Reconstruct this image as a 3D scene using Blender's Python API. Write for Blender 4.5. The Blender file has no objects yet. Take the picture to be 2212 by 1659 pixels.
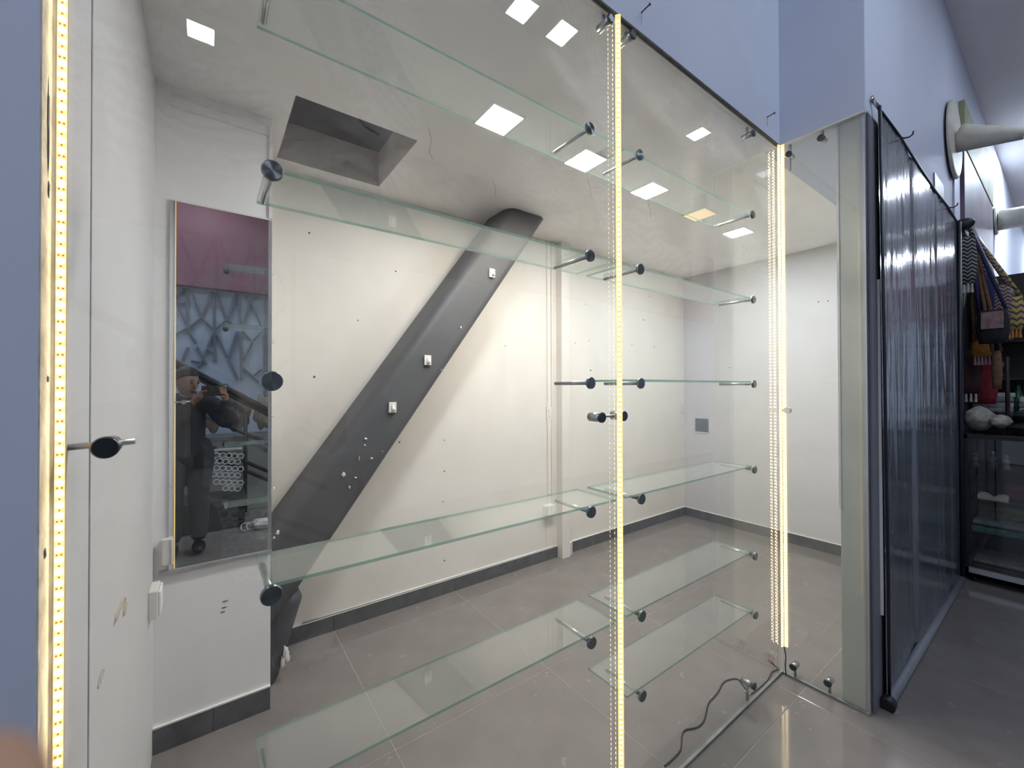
import bpy, bmesh, math, random
from mathutils import Vector, Matrix
random.seed(7)
S = bpy.context.scene
COL = S.collection
# ------------------------------------------------------------------ camera
F_PX, YAW, PITCH, ROLL = 894.52, .632905, .0080086, -.0025702
CAMZ = 1.481
def cam_axes():
    f = Vector((math.sin(YAW)*math.cos(PITCH), math.cos(YAW)*math.cos(PITCH), math.sin(PITCH)))
    r = Vector((math.cos(YAW), -math.sin(YAW), 0)); u = r.cross(f)
    c, s = math.cos(ROLL), math.sin(ROLL)
    return c*r+s*u, -s*r+c*u, f
RX, UX, FX = cam_axes()
cam_d = bpy.data.cameras.new('camera'); cam = bpy.data.objects.new('camera', cam_d); COL.objects.link(cam)
cam_d.sensor_width = 36; cam_d.lens = 36*F_PX/2212; cam_d.clip_start = .004; cam_d.clip_end = 100
m = Matrix((RX, UX, -FX)).transposed().to_4x4(); m.translation = (0, 0, CAMZ); cam.matrix_world = m
cam_d.dof.use_dof = True; cam_d.dof.focus_distance = 2.0; cam_d.dof.aperture_fstop = 14.5/1.6
S.camera = cam
# ------------------------------------------------------------------ world and exposure
w = bpy.data.worlds.new('hall'); S.world = w; w.use_nodes = True
w.node_tree.nodes['Background'].inputs[0].default_value = (.66, .78, 1.0, 1)
w.node_tree.nodes['Background'].inputs[1].default_value = .32
S.view_settings.view_transform = 'Standard'; S.view_settings.look = 'None'
S.view_settings.gamma = 1; S.view_settings.use_curve_mapping = False
S.view_settings.exposure = 1.0
S.cycles.max_bounces = 9; S.cycles.diffuse_bounces = 5; S.cycles.glossy_bounces = 5; S.cycles.transmission_bounces = 4; S.cycles.transparent_max_bounces = 24; S.cycles.caustics_reflective = False; S.cycles.caustics_refractive = False
PANEL_COOL = ((.89, .945, 1.0), 128.0); PANEL_WARM = ((1.0, .84, .64), 116.0); PANEL_MALL = ((.74, .85, 1.0), 70.0); PANEL_AMBER = ((1.0, .60, .17), .62)
LED_CHIP = ((1.0, .86, .55), 14.0); LED_GEL = ((1.0, .58, .015), .50)
# ------------------------------------------------------------------ pixel helpers (2212 x 1659 frame)
def ray(x, y): return FX+(x-1106)/F_PX*RX-(y-829.5)/F_PX*UX
def onX(x, y, X): d = ray(x, y); p = d*(X/d.x); return Vector((p.x, p.y, p.z+CAMZ))
def onY(x, y, Y): d = ray(x, y); p = d*(Y/d.y); return Vector((p.x, p.y, p.z+CAMZ))
def onZ(x, y, Z): d = ray(x, y); p = d*((Z-CAMZ)/d.z); return Vector((p.x, p.y, p.z+CAMZ))
MIRY = 2.218
def mir(x, y, Y): p = onY(x, y, 2*MIRY-Y); p.y = Y; return p      # real point that the mirror shows at a pixel
# ------------------------------------------------------------------ materials
MATS = {}
def new_mat(name):
    m = bpy.data.materials.new(name); m.use_nodes = True; MATS[name] = m
    nt = m.node_tree; return m, nt, nt.nodes['Principled BSDF'], nt.nodes['Material Output']
def N(nt, t, **k):
    n = nt.nodes.new(t)
    for a, b in k.items(): setattr(n, a, b)
    return n
def mat(name, col, rough=.6, metal=0, var=.06, scale=6, bump=0, bscale=60, spec=.5, coat=0, stretch=None, emit=None, spots=None):
    m, nt, p, o = new_mat(name)
    p.inputs['Roughness'].default_value = rough; p.inputs['Metallic'].default_value = metal
    p.inputs['Specular IOR Level'].default_value = spec; p.inputs['Coat Weight'].default_value = coat
    p.inputs['Coat Roughness'].default_value = .08
    tc = N(nt, 'ShaderNodeTexCoord'); mp = N(nt, 'ShaderNodeMapping')
    nt.links.new(tc.outputs['Object'], mp.inputs[0])
    if stretch: mp.inputs['Scale'].default_value = stretch
    no = N(nt, 'ShaderNodeTexNoise'); no.inputs['Scale'].default_value = scale; no.inputs['Detail'].default_value = 5
    nt.links.new(mp.outputs[0], no.inputs['Vector'])
    cr = N(nt, 'ShaderNodeValToRGB'); nt.links.new(no.outputs['Fac'], cr.inputs[0])
    lo = [c*(1-var) for c in col]; hi = [min(1, c*(1+var)) for c in col]
    cr.color_ramp.elements[0].position = .3; cr.color_ramp.elements[1].position = .7
    cr.color_ramp.elements[0].color = (*lo, 1); cr.color_ramp.elements[1].color = (*hi, 1)
    src = cr.outputs[0]
    if spots:                                    # (colour, scale, threshold): worn flecks with a shape of their own
        n2 = N(nt, 'ShaderNodeTexNoise'); n2.inputs['Scale'].default_value = spots[1]; n2.inputs['Detail'].default_value = 3
        nt.links.new(mp.outputs[0], n2.inputs['Vector'])
        c2 = N(nt, 'ShaderNodeValToRGB'); nt.links.new(n2.outputs['Fac'], c2.inputs[0])
        c2.color_ramp.elements[0].position = spots[2]; c2.color_ramp.elements[1].position = spots[2]+.02
        mx = N(nt, 'ShaderNodeMix', data_type='RGBA'); nt.links.new(c2.outputs[0], mx.inputs[0])
        nt.links.new(src, mx.inputs[6]); mx.inputs[7].default_value = (*spots[0], 1); src = mx.outputs[2]
    nt.links.new(src, p.inputs['Base Color'])
    if bump:
        nb = N(nt, 'ShaderNodeTexNoise'); nb.inputs['Scale'].default_value = bscale; nb.inputs['Detail'].default_value = 4
        nt.links.new(mp.outputs[0], nb.inputs['Vector'])
        b = N(nt, 'ShaderNodeBump'); b.inputs['Strength'].default_value = bump; b.inputs['Distance'].default_value = .01
        nt.links.new(nb.outputs['Fac'], b.inputs['Height']); nt.links.new(b.outputs[0], p.inputs['Normal'])
    if emit: p.inputs['Emission Color'].default_value = (*emit[0], 1); p.inputs['Emission Strength'].default_value = emit[1]
    return m
def glow(name, c, s):
    m, nt, p, o = new_mat(name)
    p.inputs['Base Color'].default_value = (.8, .8, .8, 1)
    p.inputs['Emission Color'].default_value = (*c, 1); p.inputs['Emission Strength'].default_value = s
    return m
def glass_mat(name, tint=(.985, .99, .985), dirt=0.0, dust=0.0, dirtcol=(.8, .8, .78), swirl=False, ior=1.5):
    """clear sheet: straight-through light plus mirror reflection by Fresnel, with a film of dust on it"""
    m, nt, p, o = new_mat(name); nt.nodes.remove(p)
    geo = N(nt, 'ShaderNodeNewGeometry'); mr = N(nt, 'ShaderNodeMapRange')
    mr.inputs[3].default_value = ior; mr.inputs[4].default_value = 1/ior
    nt.links.new(geo.outputs['Backfacing'], mr.inputs[0])
    fr = N(nt, 'ShaderNodeFresnel'); nt.links.new(mr.outputs[0], fr.inputs['IOR'])
    tr = N(nt, 'ShaderNodeBsdfTransparent'); tr.inputs[0].default_value = (*tint, 1)
    gl = N(nt, 'ShaderNodeBsdfGlossy'); gl.inputs['Roughness'].default_value = 0.0
    mx = N(nt, 'ShaderNodeMixShader'); nt.links.new(fr.outputs[0], mx.inputs[0]); nt.links.new(tr.outputs[0], mx.inputs[1]); nt.links.new(gl.outputs[0], mx.inputs[2])
    out = mx.outputs[0]
    if dirt or dust:
        tc = N(nt, 'ShaderNodeTexCoord'); 
        no = N(nt, 'ShaderNodeTexNoise'); no.inputs['Scale'].default_value = 2.3; no.inputs['Detail'].default_value = 6; no.inputs['Distortion'].default_value = 1.2
        nt.links.new(tc.outputs['Object'], no.inputs['Vector'])
        val = no.outputs['Fac']
        if swirl:                                # wiping arcs left by a cloth
            n3 = N(nt, 'ShaderNodeTexNoise'); n3.inputs['Scale'].default_value = 1.6; n3.inputs['Detail'].default_value = 1.5
            nt.links.new(tc.outputs['Object'], n3.inputs['Vector'])
            ad = N(nt, 'ShaderNodeMixRGB', blend_type='ADD'); ad.inputs[0].default_value = .8
            nt.links.new(tc.outputs['Object'], ad.inputs[1]); nt.links.new(n3.outputs['Color'], ad.inputs[2])
            wv = N(nt, 'ShaderNodeTexWave', wave_type='RINGS', rings_direction='SPHERICAL'); wv.inputs['Scale'].default_value = 11; wv.inputs['Distortion'].default_value = 14
            wv.inputs['Detail'].default_value = 7; wv.inputs['Detail Scale'].default_value = 1.4; wv.inputs['Detail Roughness'].default_value = .78
            nt.links.new(ad.outputs[0], wv.inputs['Vector'])
            sp = N(nt, 'ShaderNodeSeparateXYZ'); nt.links.new(tc.outputs['Object'], sp.inputs[0])
            hz = N(nt, 'ShaderNodeMapRange', interpolation_type='SMOOTHSTEP'); nt.links.new(sp.outputs['Z'], hz.inputs[0]); hz.inputs[1].default_value = 1.60; hz.inputs[2].default_value = 2.15
            pt = N(nt, 'ShaderNodeMapRange', interpolation_type='SMOOTHSTEP'); nt.links.new(no.outputs['Fac'], pt.inputs[0]); pt.inputs[1].default_value = .40; pt.inputs[2].default_value = .62
            wr_ = N(nt, 'ShaderNodeMapRange'); nt.links.new(wv.outputs['Fac'], wr_.inputs[0]); wr_.inputs[3].default_value = .35; wr_.inputs[4].default_value = 1
            mu = N(nt, 'ShaderNodeMath', operation='MULTIPLY'); nt.links.new(wr_.outputs[0], mu.inputs[0]); nt.links.new(pt.outputs[0], mu.inputs[1])
            m0 = N(nt, 'ShaderNodeMath', operation='MULTIPLY'); nt.links.new(mu.outputs[0], m0.inputs[0]); nt.links.new(hz.outputs[0], m0.inputs[1]); val = m0.outputs[0]
        sc = N(nt, 'ShaderNodeMapRange'); nt.links.new(val, sc.inputs[0])
        sc.inputs[1].default_value = 0 if swirl else .25; sc.inputs[2].default_value = 1 if swirl else .8; sc.inputs[3].default_value = dust; sc.inputs[4].default_value = dust+dirt
        df = N(nt, 'ShaderNodeBsdfDiffuse'); df.inputs[0].default_value = (*dirtcol, 1)
        tl = N(nt, 'ShaderNodeBsdfTranslucent'); tl.inputs[0].default_value = (*dirtcol, 1)
        m1 = N(nt, 'ShaderNodeMixShader'); m1.inputs[0].default_value = .5; nt.links.new(df.outputs[0], m1.inputs[1]); nt.links.new(tl.outputs[0], m1.inputs[2])
        m2 = N(nt, 'ShaderNodeMixShader'); nt.links.new(sc.outputs[0], m2.inputs[0]); nt.links.new(out, m2.inputs[1]); nt.links.new(m1.outputs[0], m2.inputs[2]); out = m2.outputs[0]
    nt.links.new(out, o.inputs[0]); return m

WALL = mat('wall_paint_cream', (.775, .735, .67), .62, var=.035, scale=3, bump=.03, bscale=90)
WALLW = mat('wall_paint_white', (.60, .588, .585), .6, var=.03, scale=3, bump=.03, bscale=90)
CEIL = mat('ceiling_paint', (.90, .885, .86), .7, var=.05, scale=2.5, bump=.02, bscale=40)
FASC = mat('fascia_paint', (.58, .62, .73), .7, var=.02, scale=2, bump=.03, bscale=120)
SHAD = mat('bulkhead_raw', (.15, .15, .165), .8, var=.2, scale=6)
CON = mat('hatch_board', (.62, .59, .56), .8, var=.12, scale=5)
TILE = mat('grey_porcelain', (.205, .183, .170), .10, var=.08, scale=5, spec=.42, spots=((.25, .235, .225), 14, .68))
GROUT = mat('grout', (.33, .30, .28), .8, var=.15, scale=30)
BASE = mat('skirting_tile', (.105, .105, .11), .35, var=.2, scale=12)
PLAST = mat('plaster_bead', (.78, .76, .73), .7, var=.06, scale=20)
BEAM = mat('beam_paint', (.085, .083, .085), .6, var=.16, scale=3, bump=.04, bscale=25, spots=((.40, .38, .37), 11, .765))
STEEL = mat('brushed_steel', (.50, .50, .50), .28, 1, var=.1, scale=40)
STEELD = mat('dark_turned_steel', (.10, .115, .12), .25, .9, var=.15, scale=30)
ALU = mat('aluminium', (.62, .62, .63), .35, .85, var=.05, scale=10)
WPLA = mat('white_plastic', (.74, .71, .66), .45, var=.03, scale=10)
GPLA = mat('grey_door', (.16, .16, .18), .5, var=.1, scale=30)
BLACK = mat('black_rubber', (.012, .012, .014), .45, var=.2, scale=20)
RED = mat('red_sleeve', (.45, .06, .05), .5)
AMB = glow('led_gel', *LED_GEL); CHIP = glow('led_chip', *LED_CHIP)
RES = mat('led_resistor', (.35, .10, .01), .5, emit=((1, .28, .0), .22))  # resistors given a weak orange glow in place of chip light
COOL = glow('panel_cool', *PANEL_COOL); WARM = glow('panel_warm', *PANEL_WARM); MALLP = glow('panel_mall', *PANEL_MALL); AMBER = glow('panel_amber', *PANEL_AMBER)
PFRM = mat('panel_frame', (.75, .75, .76), .4)
PANE = glass_mat('shopfront_glass', (.985, .99, .987), dirt=.085, dust=.003, swirl=True)
PANE2 = glass_mat('return_glass', (.985, .99, .987), dirt=.02, dust=.004)
SHELF = glass_mat('shelf_glass', (.965, .985, .970), dirt=.04, dust=.055, dirtcol=(.80, .82, .78))  # dust film, raised to also stand in for the shelves' milky reflection
SEDGE = glass_mat('shelf_glass_edge', (.52, .74, .65), dust=.40, dirt=.05, dirtcol=(.34, .52, .45))
CLEAR = glass_mat('case_glass', (.93, .94, .94), dust=.004, dirt=.004)
m_, nt_, p_, o_ = new_mat('mirror_silver'); p_.inputs['Base Color'].default_value = (.80, .83, .85, 1); p_.inputs['Metallic'].default_value = 1; p_.inputs['Roughness'].default_value = .012
MIRR = m_
VINYL = mat('grey_vinyl', (.13, .14, .165), .13, var=.15, scale=3, spec=.7, bump=.30, bscale=13, stretch=(3.2, 3, .45))
# ------------------------------------------------------------------ geometry helpers
def wloc(o):
    v = Vector((0, 0, 0))
    while o: v += o.location; o = o.parent
    return v
def tag(o, label=None, cat=None, group=None, kind=None):
    for k, v in (('label', label), ('category', cat), ('group', group), ('kind', kind)):
        if v: o[k] = v
    return o
def thing(name, loc, label, cat, group=None):
    o = bpy.data.objects.new(name, None); o.empty_display_size = .05; COL.objects.link(o); o.location = loc
    return tag(o, label, cat, group)
def bm_box(bm, a, b, bev=0):
    g = bmesh.ops.create_cube(bm, size=1)['verts']
    for v in g: v.co = Vector([(a[i]+b[i])/2+v.co[i]*(b[i]-a[i]) for i in range(3)])
    if bev:
        es = list({e for v in g for e in v.link_edges})
        bmesh.ops.bevel(bm, geom=es, offset=bev, segments=2, profile=.6, affect='EDGES')
def bm_tube(bm, pts, r, seg=10, caps=True):
    pts = [Vector(p) for p in pts]; n = len(pts); rs = r if isinstance(r, (list, tuple)) else [r]*n
    rings = []; up = None
    for i, p in enumerate(pts):
        d = (pts[min(i+1, n-1)]-pts[max(i-1, 0)]).normalized()
        if up is None: up = d.orthogonal().normalized()
        up = (up-d*up.dot(d)).normalized(); sd = d.cross(up)
        rings.append([bm.verts.new(p+rs[i]*(math.cos(2*math.pi*k/seg)*up+math.sin(2*math.pi*k/seg)*sd)) for k in range(seg)])
    for i in range(n-1):
        for k in range(seg):
            f = bm.faces.new((rings[i][k], rings[i][(k+1) % seg], rings[i+1][(k+1) % seg], rings[i+1][k])); f.smooth = seg > 6
    if caps: bm.faces.new(rings[0][::-1]); bm.faces.new(rings[-1])
def bm_blob(bm, c, r, sub=3, noise=0, seed=0):
    g = bmesh.ops.create_icosphere(bm, subdivisions=sub, radius=1)['verts']; rnd = random.Random(seed)
    ph = [rnd.uniform(0, 6) for _ in range(6)]
    for v in g:
        q = v.co.copy()
        k = 1+noise*(math.sin(4*q.x+ph[0])*math.sin(5*q.y+ph[1])+.6*math.sin(9*q.z+ph[2]+3*q.x))
        v.co = Vector([c[i]+q[i]*k*r[i] for i in range(3)])
        for f in v.link_faces: f.smooth = True
def obj(name, bm, mt, parent=None, **t):
    """one mesh object from a bmesh in world coordinates"""
    bmesh.ops.recalc_face_normals(bm, faces=bm.faces)
    if parent is None:
        xs = [v.co for v in bm.verts]
        c = Vector(((min(v.x for v in xs)+max(v.x for v in xs))/2, (min(v.y for v in xs)+max(v.y for v in xs))/2, min(v.z for v in xs)))
    else: c = wloc(parent)
    for v in bm.verts: v.co -= c
    me = bpy.data.meshes.new(name); bm.to_mesh(me); bm.free()
    for q in (mt if isinstance(mt, (list, tuple)) else [mt]): me.materials.append(q)
    o = bpy.data.objects.new(name, me); COL.objects.link(o)
    if parent is None: o.location = c
    else: o.parent = parent
    return tag(o, **t)
def box(name, a, b, mt, parent=None, bev=0, **t):
    bm = bmesh.new(); bm_box(bm, a, b, bev); return obj(name, bm, mt, parent, **t)
def tube(name, pts, r, mt, parent=None, seg=10, **t):
    bm = bmesh.new(); bm_tube(bm, pts, r, seg); return obj(name, bm, mt, parent, **t)
def blob(name, c, r, mt, parent=None, sub=3, noise=0, seed=0, **t):
    bm = bmesh.new(); bm_blob(bm, c, r, sub, noise, seed); return obj(name, bm, mt, parent, **t)
def poly(name, pts, mt, thick, axis, parent=None, **t):
    """a flat outline given a real thickness along an axis"""
    bm = bmesh.new(); vs = [bm.verts.new(p) for p in pts]; f = bm.faces.new(vs)
    g = bmesh.ops.extrude_face_region(bm, geom=[f])['geom']
    for v in g:
        if isinstance(v, bmesh.types.BMVert): v.co += Vector(axis)*thick
    return obj(name, bm, mt, parent, **t)
def dup(root, loc, label=None, group=None):
    r = root.copy(); COL.objects.link(r); r.location = loc
    if label: r['label'] = label
    if group: r['group'] = group
    for ch in list(root.children):
        c = ch.copy(); COL.objects.link(c); c.parent = r
        for g in list(ch.children):
            d = g.copy(); COL.objects.link(d); d.parent = c
    return r
def struct(o): o['kind'] = 'structure'; return o

# ================================================================== room shell
YF = .91; XC = 2.394; ZG = 2.733; ZM = 4.335
YB = 2.70; XR = 4.46; XL = -.178; YM = 2.22; ZC = 2.745
# floor: a screed that carries the tiles
floor = struct(box('floor', (-3.0, -3.3, -.06), (15, 2.9, -.0012), GROUT))
xj = [-2.69, -1.865, -1.035, -.207, .622, 1.45, 2.28, 3.10, 3.93, 4.755, 5.58, 6.41, 7.23, 8.06, 8.89]
yj = [-3.30, -2.62, -1.765, -.91, -.055, .80, 1.662, 2.516, 2.80]
tm = {}
for i in range(len(xj)-1):
    for j in range(len(yj)-1):
        if xj[i] > 4.6 and yj[j] > .7: continue
        wx, wy = xj[i+1]-xj[i]-.0032, yj[j+1]-yj[j]-.0032; k = (round(wx, 3), round(wy, 3))
        if k not in tm:
            bm = bmesh.new(); bm_box(bm, (-wx/2, -wy/2, 0), (wx/2, wy/2, .008), .0015)
            bmesh.ops.recalc_face_normals(bm, faces=bm.faces)
            me = bpy.data.meshes.new('floor_tile'); bm.to_mesh(me); bm.free(); me.materials.append(TILE); tm[k] = me
        o = bpy.data.objects.new('floor_tile', tm[k]); COL.objects.link(o); o.parent = floor
        o.location = Vector(((xj[i]+xj[i+1])/2, (yj[j]+yj[j+1])/2, -.008))-floor.location
tile_far = box('floor_tile', (8.895, -3.3, -.008), (15, .79, 0), TILE, floor)
# back wall, right wall, side wall, mirror pier
wall_back = struct(box('wall_back', (.2, YB, 0), (XR+.1, YB+.12, 2.95), WALL))
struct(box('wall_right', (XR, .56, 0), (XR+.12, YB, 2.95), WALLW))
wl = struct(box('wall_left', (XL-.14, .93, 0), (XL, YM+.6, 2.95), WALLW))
box('seam_strip', (XL, 1.085, 0), (XL+.0012, 1.093, ZC), mat('seam_grey', (.33, .32, .33), .8, var=.2, scale=30), wl)  # thin grey line marking the vertical joint in the side wall
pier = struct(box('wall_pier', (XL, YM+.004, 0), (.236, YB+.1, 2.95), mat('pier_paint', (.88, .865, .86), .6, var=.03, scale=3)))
box('cornice_strip', (-.13, YM-.004, 2.70), (.236, YM+.004, 2.716), PLAST, pier)
box('cornice_strip', (-.13, YM-.002, 2.655), (.236, YM+.004, 2.662), PLAST, pier)
box('edge_strip', (.226, YM-.004, 2.27), (.240, YM+.004, 2.70), PLAST, pier)
struct(box('wall_pillar', (2.463, 2.628, 0), (2.556, YB, 2.9), WALL, bev=.003))
# store front wall behind the vinyl curtain; its end shows through the return pane
FRONTW = mat('front_wall_end', (.62, .62, .55), .6, var=.05, scale=5)
fw_ = struct(box('wall_front', (2.412, .572, 0), (XR+.12, .664, ZG), FRONTW, bev=.002))
box('corner_bead', (2.404, .560, 0), (2.420, .5735, ZG), ALU, fw_)
box('plaster_edge', (2.408, .660, .9), (2.414, .669, ZG), PLAST, fw_)
# facade wall beside the glass and the fascias above it
fl = struct(box('wall_facade', (-3.0, .858, 0), (-.1915, 1.3, ZM), FASC, bev=.002))
JAMB = mat('jamb_plaster', (.66, .58, .46), .8, var=.25, scale=22, bump=.6, bscale=45)
box('jamb_lining', (-.1918, .859, 0), (-.1900, .925, ZM), JAMB, fl)
for k, (z0, z1, yy, ry) in enumerate(((1.80, 1.935, .887, .004), (1.235, 1.25, .884, .004), (1.76, 1.785, .890, .003), (1.49, 1.50, .892, .003))):
    bm = bmesh.new(); bm_blob(bm, (-.1895, yy, (z0+z1)/2), (.0012, ry, (z1-z0)/2), 2, .25, k); obj('plaster_chip', bm, SHAD, fl)
fas = struct(box('trim_1', (-.186, YF-.006, ZG+.002), (XC, .976, ZM), FASC))
struct(box('trim_2', (XC, .555, ZG+.002), (15, .98, ZM), FASC, bev=.003))
box('sealant_line', (-.18, YF-.008, ZG-.004), (XC, YF+.004, ZG+.004), mat('dark_sealant', (.06, .055, .05), .7, var=.4, scale=30), fas)
# ceiling with the open hatch
hx0, hx1, hy0, hy1 = .300, .863, 1.985, 2.587
bm = bmesh.new()
for a, b in (((XL-.1, .976), (XC, hy0)), ((XL-.1, hy0), (hx0, hy1)), ((hx1, hy0), (XC, hy1)), ((XL-.1, hy1), (XC, YB+.05)), ((XC+.001, .982), (XR+.05, YB+.05))):
    bm_box(bm, (*a, ZC), (*b, ZC+.025))
ceil = struct(obj('ceiling', bm, CEIL))
box('ceiling_edge', (-.18, YF+.006, ZG), (XC, .976, ZG+.04), CEIL, ceil)
hs = .215
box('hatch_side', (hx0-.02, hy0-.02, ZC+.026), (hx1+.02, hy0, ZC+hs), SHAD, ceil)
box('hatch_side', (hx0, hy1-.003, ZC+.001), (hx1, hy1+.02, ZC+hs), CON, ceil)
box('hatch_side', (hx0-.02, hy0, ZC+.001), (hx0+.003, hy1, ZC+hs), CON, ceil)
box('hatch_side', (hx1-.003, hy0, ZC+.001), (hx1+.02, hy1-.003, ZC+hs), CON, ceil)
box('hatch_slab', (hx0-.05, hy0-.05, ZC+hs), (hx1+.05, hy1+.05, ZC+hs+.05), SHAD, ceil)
tube('hatch_cable', [(.62, 2.2, ZC+hs-.002), (.66, 2.3, ZC+hs-.02), (.72, 2.36, ZC+hs-.012), (.80, 2.40, ZC+hs-.004)], .006, BLACK, ceil, 6)
# cracks on the ceiling paint
CRK = mat('crack', (.22, .21, .20), .9)
for pts in ([(925, 275), (932, 300), (927, 330), (936, 345)], [(1064, 388), (1070, 405), (1071, 425)], [(1270, 385), (1276, 410), (1279, 430)], [(1400, 438), (1404, 452), (1406, 470)]):
    tube('crack', [onZ(x, y, ZC-.0003) for x, y in pts], .0009, CRK, ceil, 5)
# skirtings: single tiles with joints
def skirting(name, p0, p1, joints, nrm, h=.092, t=.012):
    p0, p1, nrm = Vector(p0), Vector(p1), Vector(nrm); d = (p1-p0); L = d.length; d.normalize()
    root = struct(poly(name, [p0+Vector((0, 0, h)), p1+Vector((0, 0, h)), p1+Vector((0, 0, h+.006)), p0+Vector((0, 0, h+.006))], PLAST, t*.8, nrm))
    js = [0]+joints+[L]
    for a, b in zip(js, js[1:]):
        q = [p0+d*(a+.0015), p0+d*(b-.0015)]
        poly('skirting_tile', [q[0], q[1], q[1]+Vector((0, 0, h)), q[0]+Vector((0, 0, h))], BASE, t, nrm, root)
skirting('baseboard_back', (.25, YB, 0), (2.462, YB, 0), [.37, 1.20, 2.03], (0, -1, 0))
skirting('baseboard_back_corner', (2.610, YB-.0, 0), (XR, YB, 0), [.49, 1.32], (0, -1, 0))
skirting('baseboard_right', (XR, YB-.012, 0), (XR, .70, 0), [.18, 1.01, 1.84], (-1, 0, 0))
skirting('baseboard_pier', (XL, YM+.004, 0), (.236, YM+.004, 0), [.2], (0, -1, 0), h=.10)
box('pillar_foot', (2.556, 2.655, 0), (2.608, YB, .105), WALLW, bpy.data.objects['wall_pillar'])
tube('trim_cable', [(.45, 2.694, .104), (1.2, 2.694, .104), (2.0, 2.694, .102), (2.45, 2.694, .102)], .005, PLAST, wall_back, 8)
# wall plugs and holes, each a small dark disc in the plaster
HOLE = mat('plug_hole', (.10, .10, .095), .9)
def plug(x, y, parent, Y=None, X=None, r=.006):
    p = onY(x, y, Y) if Y else onX(x, y, X)
    n = Vector((0, -1, 0)) if Y else Vector((-1, 0, 0))
    tube('wall_plug', [p+n*-.002, p+n*.0012], r, HOLE, parent, 8)
for x, y in ((855, 586), (773, 692), (679, 814), (960, 951), (863, 955), (960, 1018), (957, 1084), (960, 1211), (1091, 747), (668, 503), (1243, 741), (1265, 657), (1403, 641), (1390, 691), (1272, 736), (1365, 745), (1413, 749), (1276, 800)):
    plug(x, y, wall_back, Y=YB-.001, r=random.uniform(.004, .008))
for x, y in ((1576, 794), (1768, 652), (1789, 650)): plug(x, y, bpy.data.objects['wall_right'], X=XR-.001)
# ------------------------------------------------------------------ mall: ceiling, opposite wall, far end
MALLC = mat('mall_ceiling_board', (.80, .76, .74), .8, var=.04, scale=2)
struct(box('ceiling_mall', (-3.0, -3.3, ZM), (15, .98, ZM+.05), MALLC))
mw = struct(box('wall_opposite', (-3.0, -3.25, 0), (15, -3.1, ZM), mat('opposite_blue_paint', (.42, .47, .54), .7, var=.04)))
box('maroon_bulkhead', (-3.0, -3.1, 2.93), (15, -2.96, ZM), mat('maroon_paint', (.24, .095, .115), .7, var=.08, scale=4), mw)

# ================================================================== shop window glass
box_faces_edge = lambda f: abs(f.normal.z) < .5
def pane(name, a, b, mt):
    return struct(box(name, a, b, mt))
w1 = pane('window_1', (-.188, YF, .012), (1.100, YF+.010, ZG), PANE)
w2 = pane('window_2', (1.108, YF, .012), (2.382, YF+.010, ZG), PANE)
w3 = pane('window_3', (XC, .566, .012), (XC+.010, YF-.004, ZG), PANE2)
TRK = mat('steel_track', (.30, .32, .31), .4, .6, var=.2, scale=20)
struct(box('trim_3', (-.178, YF-.001, -.002), (XC+.01, YF+.011, .011), TRK, bev=.001))
struct(box('trim_4', (XC-.001, .560, -.002), (XC+.011, YF-.002, .011), TRK, bev=.001))
struct(box('trim_5', (XC-.004, .556, ZG-.008), (XC+.020, YF, ZG+.001), PLAST, bev=.001))

# ------------------------------------------------------------------ shelf brackets and shelves
LV = [2.300, 1.896, 1.494, 1.0885, .6796, .402]
names = ['top', 'second', 'third', 'fourth', 'fifth', 'lowest']
def make_bracket(loc, label):
    t = thing('shelf_bracket', loc, label, 'bracket', 'steel brackets bolted through the shop window')
    L = Vector(loc); bm = bmesh.new(); bm_tube(bm, [L+Vector((0, .012, 0)), L+Vector((0, .160, 0))], .0062, 14); obj('rod', bm, STEEL, t)
    bm = bmesh.new()
    bm_tube(bm, [L+Vector((0, -.009, 0)), L+Vector((0, -.008, 0)), L+Vector((0, -.001, 0)), L+Vector((0, 0, 0))], [.0170, .0188, .0190, .0182], 28)
    h = obj('head', bm, STEELT, t)
    return t
# turned steel: radial anisotropic sheen from lathe marks around the disc centre
m_, nt, p, o = new_mat('lathe_turned_steel'); STEELT = m_
p.inputs['Base Color'].default_value = (.22, .25, .255, 1); p.inputs['Metallic'].default_value = .95; p.inputs['Roughness'].default_value = .30
p.inputs['Anisotropic'].default_value = .92; p.inputs['Anisotropic Rotation'].default_value = .25
tg = N(nt, 'ShaderNodeTangent', direction_type='RADIAL', axis='Y'); nt.links.new(tg.outputs[0], p.inputs['Tangent'])
br = None
for pn, xs, nl in (('wide left pane', (.0975, .972), 5), ('right pane', (1.226, 2.089), 6)):
    for i, X in enumerate(xs):
        for l in range(nl):
            side = ('the facade wall', 'the middle light strip')[i] if pn[0] == 'w' else ('the middle light strip', 'the glass corner')[i]
            lab = f'{names[l]} steel disc bracket on the {"mirror side" if pn[0]=="w" else "corner side"} pane, column nearest {side}'
            if br is None: br = make_bracket((X, YF, LV[l]), lab)
            else: dup(br, (X, YF, LV[l]), lab)
def shelf(x0, x1, l, label):
    z = LV[l]+.0066; bm = bmesh.new(); bm_box(bm, (x0, YF+.014, z), (x1, YF+.196, z+.007))
    bm.normal_update()
    for f in bm.faces: f.material_index = 0 if abs(f.normal.z) > .5 else 1
    return obj('glass_shelf', bm, [SHELF, SEDGE], label=label, cat='shelf', group='glass shelves behind the shop window')
for l in (0, 1, 3, 4): shelf(.088, 1.112, l, f'clear glass shelf on the {names[l]} brackets of the pane beside the mirror')
for l in range(6): shelf(1.166, 2.102, l, f'clear glass shelf on the {names[l]} brackets of the pane by the glass corner')

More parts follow.
